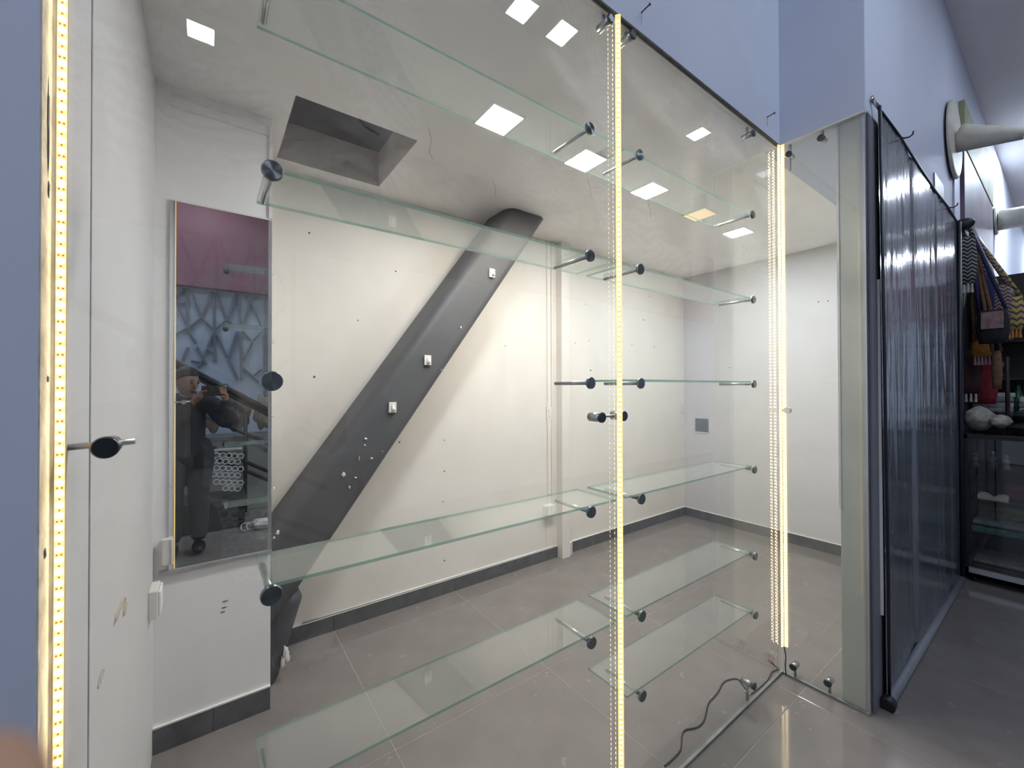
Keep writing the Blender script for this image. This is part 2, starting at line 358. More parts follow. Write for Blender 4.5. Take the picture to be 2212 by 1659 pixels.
# ------------------------------------------------------------------ LED strips
PITCH_LED = 1/60
bm = bmesh.new(); bm_box(bm, (-.0025, -.0016, -.0025), (.0025, 0, .0025), .0006)
chip_me = bpy.data.meshes.new('led_chip'); bm.to_mesh(chip_me); bm.free(); chip_me.materials.append(CHIP)
def led_strip(origin, z0, z1, turn, label, half=.0054):
    """tape facing -Y, then turned about its own vertical axis"""
    t = thing('led_strip', (origin[0], origin[1], z0), label, 'light strip', 'warm white light strips on the glass joints')
    x, y = origin
    box('tape', (x-half, y-.0016, z0), (x+half, y, z1), AMB, t)
    nn = int((z1-z0)/PITCH_LED); bm = bmesh.new()
    for k in range(nn):
        z = z0+(k+.5)*PITCH_LED
        o = bpy.data.objects.new('led_chip', chip_me); COL.objects.link(o); o.parent = t
        o.location = Vector((x, y-.0016, z))-t.location
        for a in ((-1, 1) if k % 3 == 0 else (0,)):
            c = Vector((x+a*.0024, y-.0019, z+PITCH_LED/2)); bm_box(bm, (c.x-.0011, c.y-.0004, c.z-.0013), (c.x+.0011, c.y+.0004, c.z+.0013))
    r = obj('resistors', bm, RES, t); r['kind'] = 'stuff'
    t.rotation_euler = (0, 0, turn)
    return t
led_strip((-.1795, .905), 0.015, 2.73, 0, 'warm light strip running up the jamb of the blue-grey facade wall')
led_strip((1.104, .900), 0.015, 2.73, -.75, 'warm light strip over the joint between the two window panes', .0092)
led_strip((2.371, .901), 0.150, 2.73, -.35, 'warm light strip in the glass corner, on the long window pane', .0080)
led_strip((2.386, .888), 0.150, 2.73, -1.25, 'warm light strip in the glass corner, on the short return pane', .0080)



# ------------------------------------------------------------------ glass clamps
def clamp_bar(p, axis, L, r, cyl_len, label, stem=None):
    """steel clamp: drum through the glass with a dark screw cap and a stem to ceiling or floor"""
    p = Vector(p); a = Vector(axis); t = thing('glass_clamp', p, label, 'clamp', 'steel clamps holding the glass panes')
    bm = bmesh.new(); bm_tube(bm, [p-a*.004, p+a*cyl_len], r*.86, 18); obj('drum', bm, STEEL, t)
    bm = bmesh.new(); bm_tube(bm, [p-a*.012, p-a*.010, p-a*.005, p-a*.004], [r*.8, r, r, r*.9], 20); obj('cap', bm, STEELD, t)
    if stem: tube('stem', [p+a*cyl_len*.5, p+a*cyl_len*.5+Vector((0, 0, stem))], r*.36, STEEL, t, 10)
    return t
yc = YF
clamp_bar((1.072, yc, 2.700), (0, 1, 0), 0, .0165, .045, 'steel clamp at the window head beside the wide left pane joint', .04)
clamp_bar((1.187, yc, 2.706), (0, 1, 0), 0, .0165, .045, 'steel clamp at the window head just past the middle light strip', .035)
clamp_bar((2.095, yc, 2.690), (0, 1, 0), 0, .0165, .045, 'steel clamp at the window head near the glass corner', .05)
clamp_bar((2.065, yc, .078), (0, 1, 0), 0, .0170, .050, 'steel clamp standing by the floor where the black cable runs', -.075)
clamp_bar((XC, .862, 2.668), (1, 0, 0), 0, .0165, .040, 'steel clamp with a hanging pin at the head of the return pane', .07)
clamp_bar((XC, .722, 2.684), (1, 0, 0), 0, .0165, .040, 'steel clamp at the head of the return pane beside the cream wall end', .05)
clamp_bar((XC, .859, .062), (1, 0, 0), 0, .0165, .040, 'steel floor clamp of the return pane beside the glass corner', -.06)
clamp_bar((XC, .714, .064), (1, 0, 0), 0, .0165, .040, 'steel floor clamp of the return pane beside the cream wall end', -.06)
tube('hanging_pin', [(XC+.018, .862, 2.655), (XC+.018, .862, 2.59)], .0055, STEEL, bpy.data.objects['glass_clamp.004'], 10)
# pane to pane connector on the middle joint
t = thing('pane_connector', (1.076, YF, 1.380), 'steel double clamp joining the two panes across the middle light strip', 'clamp')
for sx, x in ((-1, 1.022), (1, 1.131)):
    tube('drum', [(x, YF-.002, 1.383), (x, YF+.045, 1.383)], .0150, STEEL, t, 18)
    tube('cap', [(x, YF-.010, 1.383), (x, YF-.008, 1.383), (x, YF-.002, 1.383)], [.0155, .0172, .0172], STEELD, t, 22)
tube('cross_rod', [(1.022, YF+.028, 1.383), (1.131, YF+.028, 1.383)], .0045, STEEL, t, 10)
# pane to jamb connector
t = thing('jamb_connector', (-.13, YF, 1.388), 'steel rod clamp tying the window pane to the jamb light strip', 'clamp')
tube('rod', [(-.1785, YF+.030, 1.388), (-.099, YF+.030, 1.392)], .0052, STEEL, t, 12)
tube('drum', [(-.130, YF-.002, 1.388), (-.130, YF+.040, 1.388)], .0150, STEEL, t, 20)
tube('cap', [(-.130, YF-.012, 1.388), (-.130, YF-.010, 1.388), (-.130, YF-.002, 1.388)], [.0155, .0172, .0172], STEELD, t, 24)
t = thing('corner_connector', (2.385, YF-.012, 1.361), 'small clear and steel clamp at mid height of the glass corner', 'clamp')
tube('rod', [(2.372, YF-.002, 1.361), (2.400, YF-.036, 1.361)], .006, STEEL, t, 10)
tube('cap', [(2.372, .873, 1.361), (2.393, .873, 1.361)], [.016, .017], WPLA, t, 18)

# ------------------------------------------------------------------ ceiling light panels
def light(loc, mt, label, cat_group, size=.176):
    x, y, z = loc; t = thing('ceiling_light', loc, label, 'light', cat_group); h = size/2
    bm = bmesh.new()
    for a, b in (((-h, -h), (h, -h+.006)), ((-h, h-.006), (h, h)), ((-h, -h+.006), (-h+.006, h-.006)), ((h-.006, -h+.006), (h, h-.006))):
        bm_box(bm, (x+a[0], y+a[1], z-.007), (x+b[0], y+b[1], z+.001))
    obj('frame', bm, PFRM, t)
    box('diffuser', (x-h+.006, y-h+.006, z-.0055), (x+h-.006, y+h-.006, z), mt, t)
    return t
g = 'square light panels in the shop ceiling'
for X, mt, lab in ((1.104, COOL, 'cool white square ceiling panel nearest the open ceiling hatch'), (1.692, WARM, 'warm square ceiling panel second from the ceiling hatch'), (2.284, COOL, 'cool square ceiling panel in the middle of the shop row'), (2.90, AMBER, 'dim amber square ceiling panel beyond the middle of the shop row'), (3.492, COOL, 'cool square ceiling panel nearest the end wall of the shop')):
    light((X, 1.590+.012*X/1.1, ZC), mt, lab, g)
g = 'square light panels in the mall ceiling'
for X, Y in [(-.055, -2.30), (1.90, -.62), (2.29, -.60), (4.45, -.67), (-1.2, -.6), (-1.2, -1.9)]+[(7.95, .18), (8.0, -.14), (8.0, -.46), (8.0, -.78), (12.6, -.30), (12.6, -.62), (12.6, -.94), (12.6, -1.26), (12.6, -1.58)]:  # unseen pair left behind the camera is added to light the mall
    light((X, Y, ZM), MALLP, 'cool square panel set in the mall corridor ceiling', g, .185 if X < 7 else .27)

# ================================================================== slanted column
def rr(w, h, r, n=6):
    pts = []
    for cx, cy, a0 in ((w/2-r, h/2-r, 0), (-w/2+r, h/2-r, 90), (-w/2+r, -h/2+r, 180), (w/2-r, -h/2+r, 270)):
        for k in range(n+1):
            a = math.radians(a0+90*k/n); pts.append((cx+r*math.cos(a), cy+r*math.sin(a)))
    return pts
col = thing('slanted_column', (.25, 2.50, 0), 'dark grey slanted steel column crossing in front of the back wall', 'column')
sl = 1.378
def cx_at(z): return .257+(z-CAMZ+.716)/sl+.1755
bm = bmesh.new(); sec = rr(.351, .34, .075); rings = []
for k in range(9):
    z = .0+(ZC+.05)*k/8; rings.append([bm.verts.new((cx_at(z)+px, 2.505+py, z)) for px, py in sec])
for a, b in zip(rings, rings[1:]):
    for k in range(len(sec)):
        f = bm.faces.new((a[k], a[(k+1) % len(sec)], b[(k+1) % len(sec)], b[k])); f.smooth = True
bm.faces.new(rings[0]); bm.faces.new(rings[-1])
obj('shaft', bm, BEAM, col)
bm = bmesh.new(); rings = []
for z, xr in ((0, .285), (.03, .300), (.10, .318), (.38, .405), (.425, .385)):
    rings.append([bm.verts.new(((xr-.36)/2+.09+px*(xr+.18)/.54, 2.53+py, z)) for px, py in rr(.54, .32, .07, 4)])
for a, b in zip(rings, rings[1:]):
    for k in range(len(a)):
        f = bm.faces.new((a[k], a[(k+1) % len(a)], b[(k+1) % len(a)], b[k])); f.smooth = True
bm.faces.new(rings[0]); bm.faces.new(rings[-1])
obj('base_collar', bm, mat('collar_paint', (.06, .06, .068), .55, var=.25, scale=8), col)
CHIPW = mat('bare_plaster', (.62, .60, .58), .8)
for x, y, rx, rz in ((742, 1026, .016, .022), (755, 1053, .008, .014), (768, 1032, .010, .006), (790, 948, .014, .010), (788, 962, .008, .008), (776, 990, .004, .02), (803, 990, .012, .008), (826, 975, .008, .006), (600, 1150, .012, .02), (592, 1162, .008, .01), (996, 708, .007, .016)):
    p = onY(x, y, 2.332); blob('paint_chip', p, (rx*.62, .003, rz*.62), CHIPW, col, 2, .35, int(x))
for x, y in ((617, 1408), (620, 1420), (612, 1432)):
    p = onY(x, y, 2.37); blob('paint_chip', p, (.012, .012, .03), CHIPW, col, 2, .3, y)
# adhesive hooks stuck on the column
hk = None
for x, y, lab in ((1063, 590, 'white adhesive hook highest on the slanted column'), (924, 778, 'white adhesive hook halfway along the slanted column'), (848, 880, 'white adhesive hook lowest on the slanted column')):
    p = onY(x, y, 2.326)
    if hk is None:
        hk = thing('adhesive_hook', p, lab, 'hook', 'white hooks on the slanted column')
        box('plate', p+Vector((-.022, -.004, -.03)), p+Vector((.022, .006, .03)), WPLA, hk, .002)
        tube('hook', [p+Vector((0, -.004, .014)), p+Vector((.002, -.006, -.004)), p+Vector((.002, -.012, -.016)), p+Vector((.002, -.022, -.014)), p+Vector((.002, -.026, -.004))], [.006, .008, .009, .008, .006], WPLA, hk, 10)
    else: dup(hk, p, lab)

# ------------------------------------------------------------------ mirror on the pier
t = thing('wall_mirror', (.05, YM, .726), 'tall wall mirror with aluminium edge on the white pier', 'mirror')
box('glass', (-.130, YM-.002, .730), (.224, YM+.003, 2.262), MIRR, t)
box('side_rail', (.224, YM-.006, .724), (.238, YM+.004, 2.262), ALU, t)
box('bottom_rail', (-.160, YM-.010, .716), (.240, YM+.004, .731), ALU, t, .002)
box('top_bead', (-.130, YM-.003, 2.262), (.236, YM+.004, 2.268), PLAST, t)
# clear peg hooks on the pier's free edge
hk = None
for z, lab in ((2.029, 'topmost'), (1.708, 'second'), (1.358, 'third'), (1.008, 'lowest')):
    p = Vector((.238, YM+.02, z))
    if hk is None:
        hk = tube('clear_hook', [p+Vector((.0, 0, -.012)), p+Vector((.010, 0, -.014)), p+Vector((.014, 0, -.006)), p+Vector((.013, 0, .006))], .0026, WPLA, None, 8, label='%s small white hook on the pier edge beside the mirror' % lab, cat='hook', group='small hooks beside the mirror')
        off = hk.location-p
    else:
        o = hk.copy(); COL.objects.link(o); o.location = p+off; o['label'] = '%s small white hook on the pier edge beside the mirror' % lab
# cable boxes
t = thing('cable_box', (-.128, YM-.012, .755), 'small white cable box at the lower corner of the mirror', 'box')
box('body', (-.152, YM-.024, .757), (-.118, YM+.002, .866), WPLA, t, .005); box('lid', (-.122, YM-.028, .760), (-.112, YM-.004, .862), WPLA, t, .003)
t = thing('switch_box', (-.166, 2.10, .60), 'white switch box on the side wall below the mirror rail', 'box')
box('body', (XL, 2.04, .620), (XL+.028, 2.15, .722), WPLA, t, .004); box('lid', (XL+.028, 2.046, .626), (XL+.036, 2.144, .716), PLAST, t, .003)
# wall stains / filler dabs on the side wall
for x, y, ry, rz in ((258, 1318, .13, .010), (270, 1312, .05, .018), (218, 1464, .05, .010)):
    p = onX(x, y, XL+.0005); blob('filler_dab', p, (.0012, ry*.6, rz), mat('filler%d' % x, (.50, .44, .36), .8), wl, 2, .3, x)
for x, y in ((487, 1298), (484, 1312), (481, 1322)):
    p = onY(x, y, YM+.0035); blob('scuff_mark', p, (.010, .001, .004), mat('scuff%d' % y, (.30, .29, .28), .9), pier, 2, .3, y)
# outlets, junction box, panel
def outlet(p, n, label, name='wall_outlet', w=.06, h=.115):
    p = Vector(p); t = thing(name, p, label, 'outlet', 'white wall outlets')
    s = Vector((0, 0, 1)).cross(Vector(n)); a = p-s*w/2; b = p+s*w/2+Vector(n)*.012
    box('plate', [min(a[i], b[i]) if i < 2 else p.z-h/2 for i in range(3)], [max(a[i], b[i]) if i < 2 else p.z+h/2 for i in range(3)], WPLA, t, .005)
    for dz in (.022, -.022):
        a = p-s*w*.27+Vector(n)*.012; b = p+s*w*.27+Vector(n)*.016
        so = box('socket', [min(a[i], b[i]) if i < 2 else p.z+dz-.013 for i in range(3)], [max(a[i], b[i]) if i < 2 else p.z+dz+.013 for i in range(3)], PLAST, t, .002)
        for e in (-1, 1):
            c = p+s*e*.006+Vector(n)*.0162; q = s*.0012+Vector(n)*.0006; q = Vector((abs(q.x), abs(q.y), .005)); box('slot', c+Vector((0, 0, dz))-q, c+Vector((0, 0, dz))+q, HOLE, so)
outlet((2.372, YB, 1.255), (0, -1, 0), 'white double wall outlet beside the thin pillar')
outlet((4.405, YB, 1.234), (0, -1, 0), 'white double wall outlet in the far corner of the shop')
t = thing('cable_trunking', (2.378, YB, 0), 'white cable trunking running up the wall beside the thin pillar', 'trunking')
box('channel', (2.352, YB-.010, .56), (2.392, YB, ZC), WALL, t, .002); box('cover', (2.396, YB-.014, .56), (2.412, YB, ZC), WALL, t, .002)
t = thing('junction_box', (2.340, YB, .39), 'white junction box low on the back wall beside the thin pillar', 'box')
box('body', (2.30, YB-.05, .395), (2.40, YB, .475), WPLA, t, .004); box('lid', (2.304, YB-.056, .399), (2.396, YB-.05, .471), PLAST, t, .002)
tube('wire', [(2.335, YB-.006, .395), (2.335, YB-.006, .11)], .003, PLAST, t, 6)
t = thing('breaker_panel', (XR, 2.486, .975), 'dark grey square breaker panel on the end wall', 'panel')
box('door', (XR-.008, 2.410, .976), (XR, 2.560, 1.126), GPLA, t, .002); box('sill', (XR-.010, 2.406, .966), (XR, 2.564, .976), WPLA, t, .001)
# ------------------------------------------------------------------ cables on the floor and at the corner
cp = [(1435, 1655), (1455, 1638), (1470, 1620), (1472, 1603), (1473, 1590), (1480, 1577), (1500, 1573), (1512, 1567), (1522, 1553), (1530, 1520), (1542, 1506), (1552, 1494), (1561, 1476), (1575, 1468), (1594, 1467), (1605, 1480), (1614, 1492), (1621, 1499), (1645, 1488), (1662, 1468), (1667, 1452), (1680, 1447)]
pts = [onZ(x, y, .004) for x, y in cp]
for p in pts: p.y = max(p.y, YF+.022)
def smooth(pts, n=4):
    out = []
    for i in range(len(pts)-1):
        a, b, c, d = pts[max(i-1, 0)], pts[i], pts[i+1], pts[min(i+2, len(pts)-1)]
        for k in range(n):
            s = k/n; out.append(.5*((2*b)+(c-a)*s+(2*a-5*b+4*c-d)*s*s+(3*b-a-3*c+d)*s**3))
    return out+[pts[-1]]
tube('power_cable', smooth(pts), .0032, BLACK, None, 7, label='thin black cable snaking over the shop floor along the glass', cat='cable')
t = thing('strip_lead', (2.384, .893, 0), 'short black lead hanging below the corner light strip to the floor', 'cable')
tube('wire', smooth([Vector(q) for q in ((2.380, .896, .150), (2.386, .893, .12), (2.390, .892, .095), (2.385, .893, .06), (2.386, .892, .03), (2.388, .890, .006))]), .0026, BLACK, t, 7)
t = thing('loose_wire_end', (2.36, 1.0, 0), 'stripped wire end with a red sleeve lying by the glass corner', 'wire')
a, b = onZ(1684, 1447, .004), onZ(1668, 1432, .004)
tube('wire', [a, (a+b)/2, b], .0028, BLACK, t, 6); tube('sleeve', [b, b+(b-a).normalized()*.025], .005, RED, t, 8)
tube('silver_tape', [onZ(1606, 1491, .004), onZ(1614, 1497, .004), onZ(1622, 1500, .004)], .004, ALU, None, 6, label='short curl of silver tape at the foot of the floor clamp', cat='tape')
# nails on the fascia
def nail(x, y, lab):
    p = onY(x, y, YF-.006); t = thing('nail', p, lab, 'nail')
    tube('shank', [p+Vector((0, .005, 0)), p+Vector((0, -.035, .004))], .0022, BLACK, t, 8); tube('head', [p+Vector((0, -.035, .004)), p+Vector((0, -.038, .0045))], .005, BLACK, t, 10)
    tube('wire', [p+Vector((0, -.006, 0)), p+Vector((-.006, -.006, -.02)), p+Vector((-.003, -.004, -.045))], .0006, BLACK, t, 5)
nail(1385, 28, 'black nail with a wisp of wire in the blue-grey fascia'); nail(1656, 254, 'black bent nail in the fascia just beside its inner corner')

# ================================================================== vinyl curtain of the closed neighbour front
t = thing('roll_curtain', (3.5, .54, 0), 'glossy dark grey vinyl curtain closing the neighbouring stall front', 'curtain')
bm = bmesh.new(); nx, nz = 150, 110; x0, x1 = 2.55, 4.60; grid = []
topz = [(2.49, 2.765), (2.90, 2.775), (3.32, 2.755), (3.77, 2.745), (4.25, 2.755), (4.62, 2.735)]
def lerp_t(x):
    for (a, za), (b, zb) in zip(topz, topz[1:]):
        if x <= b: return za+(zb-za)*max(0, (x-a)/(b-a))
    return topz[-1][1]
rnd = random.Random(3); folds = [(rnd.uniform(x0, x1), rnd.uniform(.03, .10), rnd.uniform(-.008, .010), rnd.uniform(.3, 2.2)) for _ in range(34)]
wr = [(rnd.uniform(x0, x1), rnd.uniform(1.2, 2.6), rnd.uniform(.010, .035), rnd.uniform(.14, .45), rnd.uniform(-.004, .004), rnd.uniform(-.12, .12)) for _ in range(170)]
for j in range(nz+1):
    v = j/nz; row = []
    for i in range(nx+1):
        u = i/nx; zt = lerp_t(x0+u*(x1-x0)); z = .045+v*(zt-.045)
        xa = x0+u*(x1-x0)-.065*v*(1-u)
        y = .532
        for fx, fw, fa, fz in folds: y += fa*math.exp(-((xa-fx)/fw)**2)*math.exp(-((z-fz)/1.3)**2)
        for wx, wz, sx, sz, am, sk in wr:
            dx, dz = (xa-wx-sk*(z-wz))/sx, (z-wz)/sz
            if abs(dx) < 3 and abs(dz) < 3: y += am*math.exp(-dx*dx-dz*dz)
        row.append(bm.verts.new((xa, y, z)))
    grid.append(row)
for j in range(nz):
    for i in range(nx):
        f = bm.faces.new((grid[j][i], grid[j][i+1], grid[j+1][i+1], grid[j+1][i])); f.smooth = True
obj('sheet', bm, VINYL, t)
NAVY = mat('black_binding', (.010, .012, .022), .4, var=.2)
tube('edge_binding', [(2.548, .524, .05), (2.540, .522, .6), (2.510, .522, 1.6), (2.486, .524, 2.77)], .006, NAVY, t, 8)
tube('edge_binding', [(4.603, .520, .05), (4.603, .520, 1.2), (4.605, .520, 2.73)], .014, NAVY, t, 8)
tube('bottom_pipe', [(2.545, .525, .024), (4.62, .525, .024)], .022, mat('grey_pipe', (.24, .25, .28), .45, var=.1), t, 14)
tube('pipe_end', [(2.50, .525, .022), (2.545, .525, .024)], .030, BLACK, t, 14)
tube('top_cord', [(a, .530, z) for a, z in topz], .006, NAVY, t, 8)
for X, z in ((2.905, 2.775), (4.25, 2.755)):
    tube('hook', [(X, .530, z), (X+.015, .518, z-.002), (X+.03, .505, z+.002), (X+.034, .492, z+.010), (X+.026, .487, z+.024)], .004, NAVY, t, 8)
tube('hook', [(2.49, .53, 2.77), (2.485, .545, 2.80), (2.475, .55, 2.82), (2.465, .548, 2.80)], .008, STEEL, t, 8)
struct(box('trim_6', (2.43, .548, 0), (2.548, .556, 2.72), mat('grey_edge_board', (.20, .205, .235), .5)))
box('light_gap', (2.521, .5375, .42), (2.533, .5475, 1.98), mat('gap_light_white', (.80, .77, .75), .6), bpy.data.objects['trim_6'])  # white strip painted in for light showing through the curtain gap
struct(box('wall_stall', (2.43, .557, 0), (4.62, .571, 2.73), SHAD))
# ------------------------------------------------------------------ cream tapered wall arms and the sign boards on the fascia
ARM = mat('cream_enamel', (.55, .52, .44), .55, var=.08, scale=20, bump=.06, bscale=150)
def wall_arm(c, R, r0, r1, L, drop, lab):
    c = Vector(c); t = thing('tapered_pole', c, lab, 'pole', 'cream tapered poles on the fascia')
    bm = bmesh.new(); bm_tube(bm, [c+Vector((0, .008, 0)), c+Vector((0, -.006, 0)), c+Vector((0, -.012, 0))], [R, R, R*.93], 40); obj('flange', bm, ARM, t)
    d = Vector((0, -L, drop)); n = 8
    bm = bmesh.new(); bm_tube(bm, [c+Vector((0, -.02, 0))+d*k/n for k in range(n+1)], [r0+(r1-r0)*min(1, k/n) for k in range(n+1)], 28); obj('tapered_tube', bm, ARM, t)
p = onY(2060, 305, .548); R_ = .30
wall_arm((4.56, .533, p.z-.03), .285, .098, .036, .32, -.12, 'cream tapered pole with a big round flange high on the fascia')
p = onY(2150, 478, .548)
wall_arm((p.x, .540, p.z), .16, .115, .10, .9, -.05, 'second cream pole further along the fascia past the sign boards')
OLV = mat('olive_sign', (.30, .31, .18), .6, var=.12, scale=4, spots=((.25, .27, .16), 3, .62))
PUR = mat('purple_poster', (.14, .10, .15), .5, var=.35, scale=2.2, spots=((.24, .10, .11), 1.5, .55))
a, b = onY(2077, 225, .540), onY(2140, 440, .540)
X0, X1 = onY(2078, 400, .54).x, onY(2141, 500, .54).x
za, zb, zc_ = onY(2078, 222, .54).z, onY(2078, 318, .54).z, onY(2078, 500, .54).z
box('sign_board', (X0, .520, zb), (X1, .555, za), OLV, None, .003, label='olive green sign board fixed along the fascia above the poster', cat='sign')
box('poster_board', (X0, .525, zc_-.1), (X1, .555, zb-.01), PUR, None, .003, label='purple and red printed poster board below the olive sign', cat='poster')
box('upright_board', (X0-.30, .546, 2.74), (X0-.05, .555, 3.5), mat('pale_blue_post', (.62, .66, .80), .6), None, .004, label='pale blue upright board beside the poster board on the fascia', cat='board')
pp = onY(2038, 425, .53)
box('grey_tag', (pp.x-.16, .548, pp.z-.10), (pp.x+.16, .5545, pp.z+.13), GPLA, None, .002, label='small grey plate on the fascia just above the vinyl curtain', cat='plate')

# ================================================================== neighbouring stall with bags and textiles
XS = 4.66
DK = mat('dark_wood', (.02, .018, .018), .6)
def fab(name, c, **k): return mat(name, c, .85, var=.3, scale=30, bump=.3, bscale=120, **k)
# display case
t = thing('display_case', (5.0, .2, 0), 'black framed glass display case with a steel base rail', 'display case')
zt = 1.115
cx0, cx1, cy0, cy1 = 4.66, 5.30, -.45, .520
for x in (cx0, cx1-.03):
    for y in (cy0, cy1-.025): box('corner_post', (x, y, .06), (x+.03, y+.025, zt), BLACK, t)
for z0, z1, mt in ((zt-.03, zt, BLACK), (.05, .11, ALU)):
    box('frame_rail', (cx0, cy0, z0), (cx0+.03, cy1, z1), mt, t); box('frame_rail', (cx1-.03, cy0, z0), (cx1, cy1, z1), mt, t)
    box('frame_rail', (cx0, cy0, z0), (cx1, cy0+.025, z1), mt, t); box('frame_rail', (cx0, cy1-.025, z0), (cx1, cy1, z1), mt, t)
box('front_pane', (cx0+.008, cy0+.02, .11), (cx0+.013, cy1-.02, zt-.03), CLEAR, t)
box('top_pane', (cx0, cy0, zt), (cx1, cy1, zt+.006), CLEAR, t)
for z in (.36, .62, .86): box('shelf', (cx0+.04, cy0+.03, z), (cx1-.03, cy1-.03, z+.006), CLEAR, t)
box('back_panel', (cx1-.025, cy0, .06), (cx1-.02, cy1, zt), DK, t); box('floor_panel', (cx0, cy0, .05), (cx1, cy1, .07), DK, t)
for y in (cy0+.06, cy1-.06): tube('caster', [(cx0+.05, y, .022), (cx0+.05, y+.02, .022)], .022, BLACK, t, 12); tube('caster', [(cx1-.05, y, .022), (cx1-.05, y+.02, .022)], .022, BLACK, t, 12)
tube('caster_stem', [(cx0+.05, cy1-.05, .03), (cx0+.05, cy1-.05, .055)], .008, STEEL, t, 8)
# goods inside the case
t = thing('open_book', (4.76, .38, .62), 'open book with cream pages inside the glass display case', 'book')
z = .6265; 
for s in (-1, 1):
    bm = bmesh.new(); vs = []
    for k in range(7):
        u = k/6; vs.append([bm.verts.new((4.74+.10*a, .38+s*.075*u, z+.012+.028*math.sin(u*2.4)*.9)) for a in (0, 1)]+[bm.verts.new((4.74+.10*a, .38+s*.075*u, z)) for a in (0, 1)])
    for a, b in zip(vs, vs[1:]):
        for i, j in ((0, 1), (1, 3), (3, 2), (2, 0)): bm.faces.new((a[i], a[j], b[j], b[i]))
    bm.faces.new((vs[-1][0], vs[-1][1], vs[-1][3], vs[-1][2])); obj('page_block', bm, mat('cream_page%d' % s, (.55, .52, .45), .8), t)
rnd = random.Random(11)
trink = [(.10, .07, .05), (.06, .06, .08), (.20, .14, .09), (.04, .05, .05), (.25, .23, .22), (.12, .03, .03)]
tm_ = [fab('trinket%d' % i, c) for i, c in enumerate(trink)]
nmT = ['brown', 'slate', 'tan', 'black', 'grey', 'wine red']
for k in range(6):
    y = .47-.075*(k % 3)-.02*rnd.random(); x = 4.74+.10*(k//3); i = k; h = .05+.05*rnd.random()
    tt = thing('figurine', (x, y, .8665), 'small %s carved figurine on the top glass shelf of the case' % nmT[i], 'figurine', 'figurines in the display case')
    bm = bmesh.new(); bm_tube(bm, [(x, y, .8665), (x, y, .8665+h*.15), (x, y, .8665+h*.5), (x, y, .8665+h*.8), (x, y, .8665+h)], [.022, .020, .014, .018, .008], 12); obj('body', bm, tm_[i], tt)
    blob('head', (x, y, .8665+h+.012), (.013, .013, .016), tm_[i], tt, 2)
for k, (c, n, y0, y1, z0, h) in enumerate((((.05, .13, .11), 'dark green', .18, .485, .366, .05), ((.16, .18, .17), 'grey green', .20, .48, .426, .03), ((.06, .04, .045), 'dark plum', .12, .485, .076, .05), ((.20, .19, .18), 'pale grey', .10, .48, .136, .03))):
    bm = bmesh.new(); bm_box(bm, (4.72, y0, z0+.002), (5.08, y1, z0+h), .012)
    for v in bm.verts: v.co.z += .006*math.sin(v.co.y*40+k)
    obj('folded_cloth', bm, fab('cloth_%d' % k, c), None, label='%s folded cloth inside the glass display case' % n, cat='cloth', group='folded cloths in the display case')
for k, (c, n, y0, y1, z0, h) in enumerate((((.10, .03, .04), 'wine red', .16, .33, .628, .11), ((.025, .025, .03), 'black', .35, .485, .628, .13), ((.10, .10, .06), 'olive', .16, .47, .460, .09))):
    bm = bmesh.new(); bm_box(bm, (4.90, y0, z0), (5.18, y1, z0+h), .012)
    obj('folded_cloth', bm, fab('cloth_b%d' % k, c), None, label='thick %s folded cloth towards the back of the glass display case' % n, cat='cloth', group='folded cloths in the display case')
# things on top of the case
CR = fab('cream_canvas', (.36, .335, .295))
t = thing('canvas_cap', (4.78, .40, zt), 'cream canvas cap lying on top of the display case', 'cap')
bm = bmesh.new(); bm_blob(bm, (4.86, .450, zt+.112), (.12, .085, .092), 4, .05, 5); obj('crown', bm, CR, t)
bm = bmesh.new(); bm_blob(bm, (4.82, .345, zt+.098), (.11, .062, .050), 3, .1, 2)
obj('brim', bm, CR, t); blob('button', (4.845, .45, zt+.205), (.01, .01, .008), CR, t, 2)
for k, (c, r, col_, lab) in enumerate((((4.86, .165, zt+.055), (.15, .135, .045), (.012, .014, .020), 'black folded garment under the cream cap on the display case'), ((4.94, .165, zt+.150), (.13, .12, .045), (.035, .05, .05), 'dark green grey knitted cloth heaped on the black garment'))):
    blob('garment', c, r, fab('garment%d' % k, col_), None, 4, .10, k, label=lab, cat='clothing')
# shelf rack behind the case with textile piles
struct(box('wall_neighbour', (4.64, .58, 0), (15, .62, ZG), FASC))
struct(box('trim_7', (4.66, .557, 0), (5.64, .568, 2.60), DK))
t = thing('stock_rack', (5.45, .30, 0), 'dark open shelf rack full of textiles behind the display case', 'rack')
box('back', (5.62, .0, 0), (5.64, .552, 2.45), DK, t); box('side', (5.32, .5525, 0), (5.64, .5555, 2.45), DK, t)
for z in (1.26, 1.55, 1.86, 2.12): box('shelf', (5.33, .0, z-.018), (5.62, .552, z), DK, t)
pile = [(1.26, [((.22, .22, .22), 'grey'), ((.30, .30, .29), 'pale grey'), ((.16, .16, .17), 'slate'), ((.34, .33, .31), 'off white')], .30, .50),
        (1.26, [((.26, .27, .27), 'silver grey'), ((.14, .14, .14), 'charcoal'), ((.36, .36, .34), 'ivory')], .20, .24),
        (1.55, [((.10, .03, .035), 'maroon'), ((.05, .025, .03), 'dark wine'), ((.13, .06, .05), 'rust brown')], .36, .51),
        (1.86, [((.20, .18, .06), 'mustard'), ((.10, .04, .10), 'purple'), ((.42, .36, .10), 'yellow'), ((.35, .15, .05), 'orange')], .30, .50),
        (2.12, [((.06, .06, .06), 'black'), ((.17, .16, .15), 'grey brown'), ((.09, .09, .09), 'charcoal'), ((.20, .19, .18), 'stone'), ((.12, .12, .11), 'taupe')], .30, .51)]
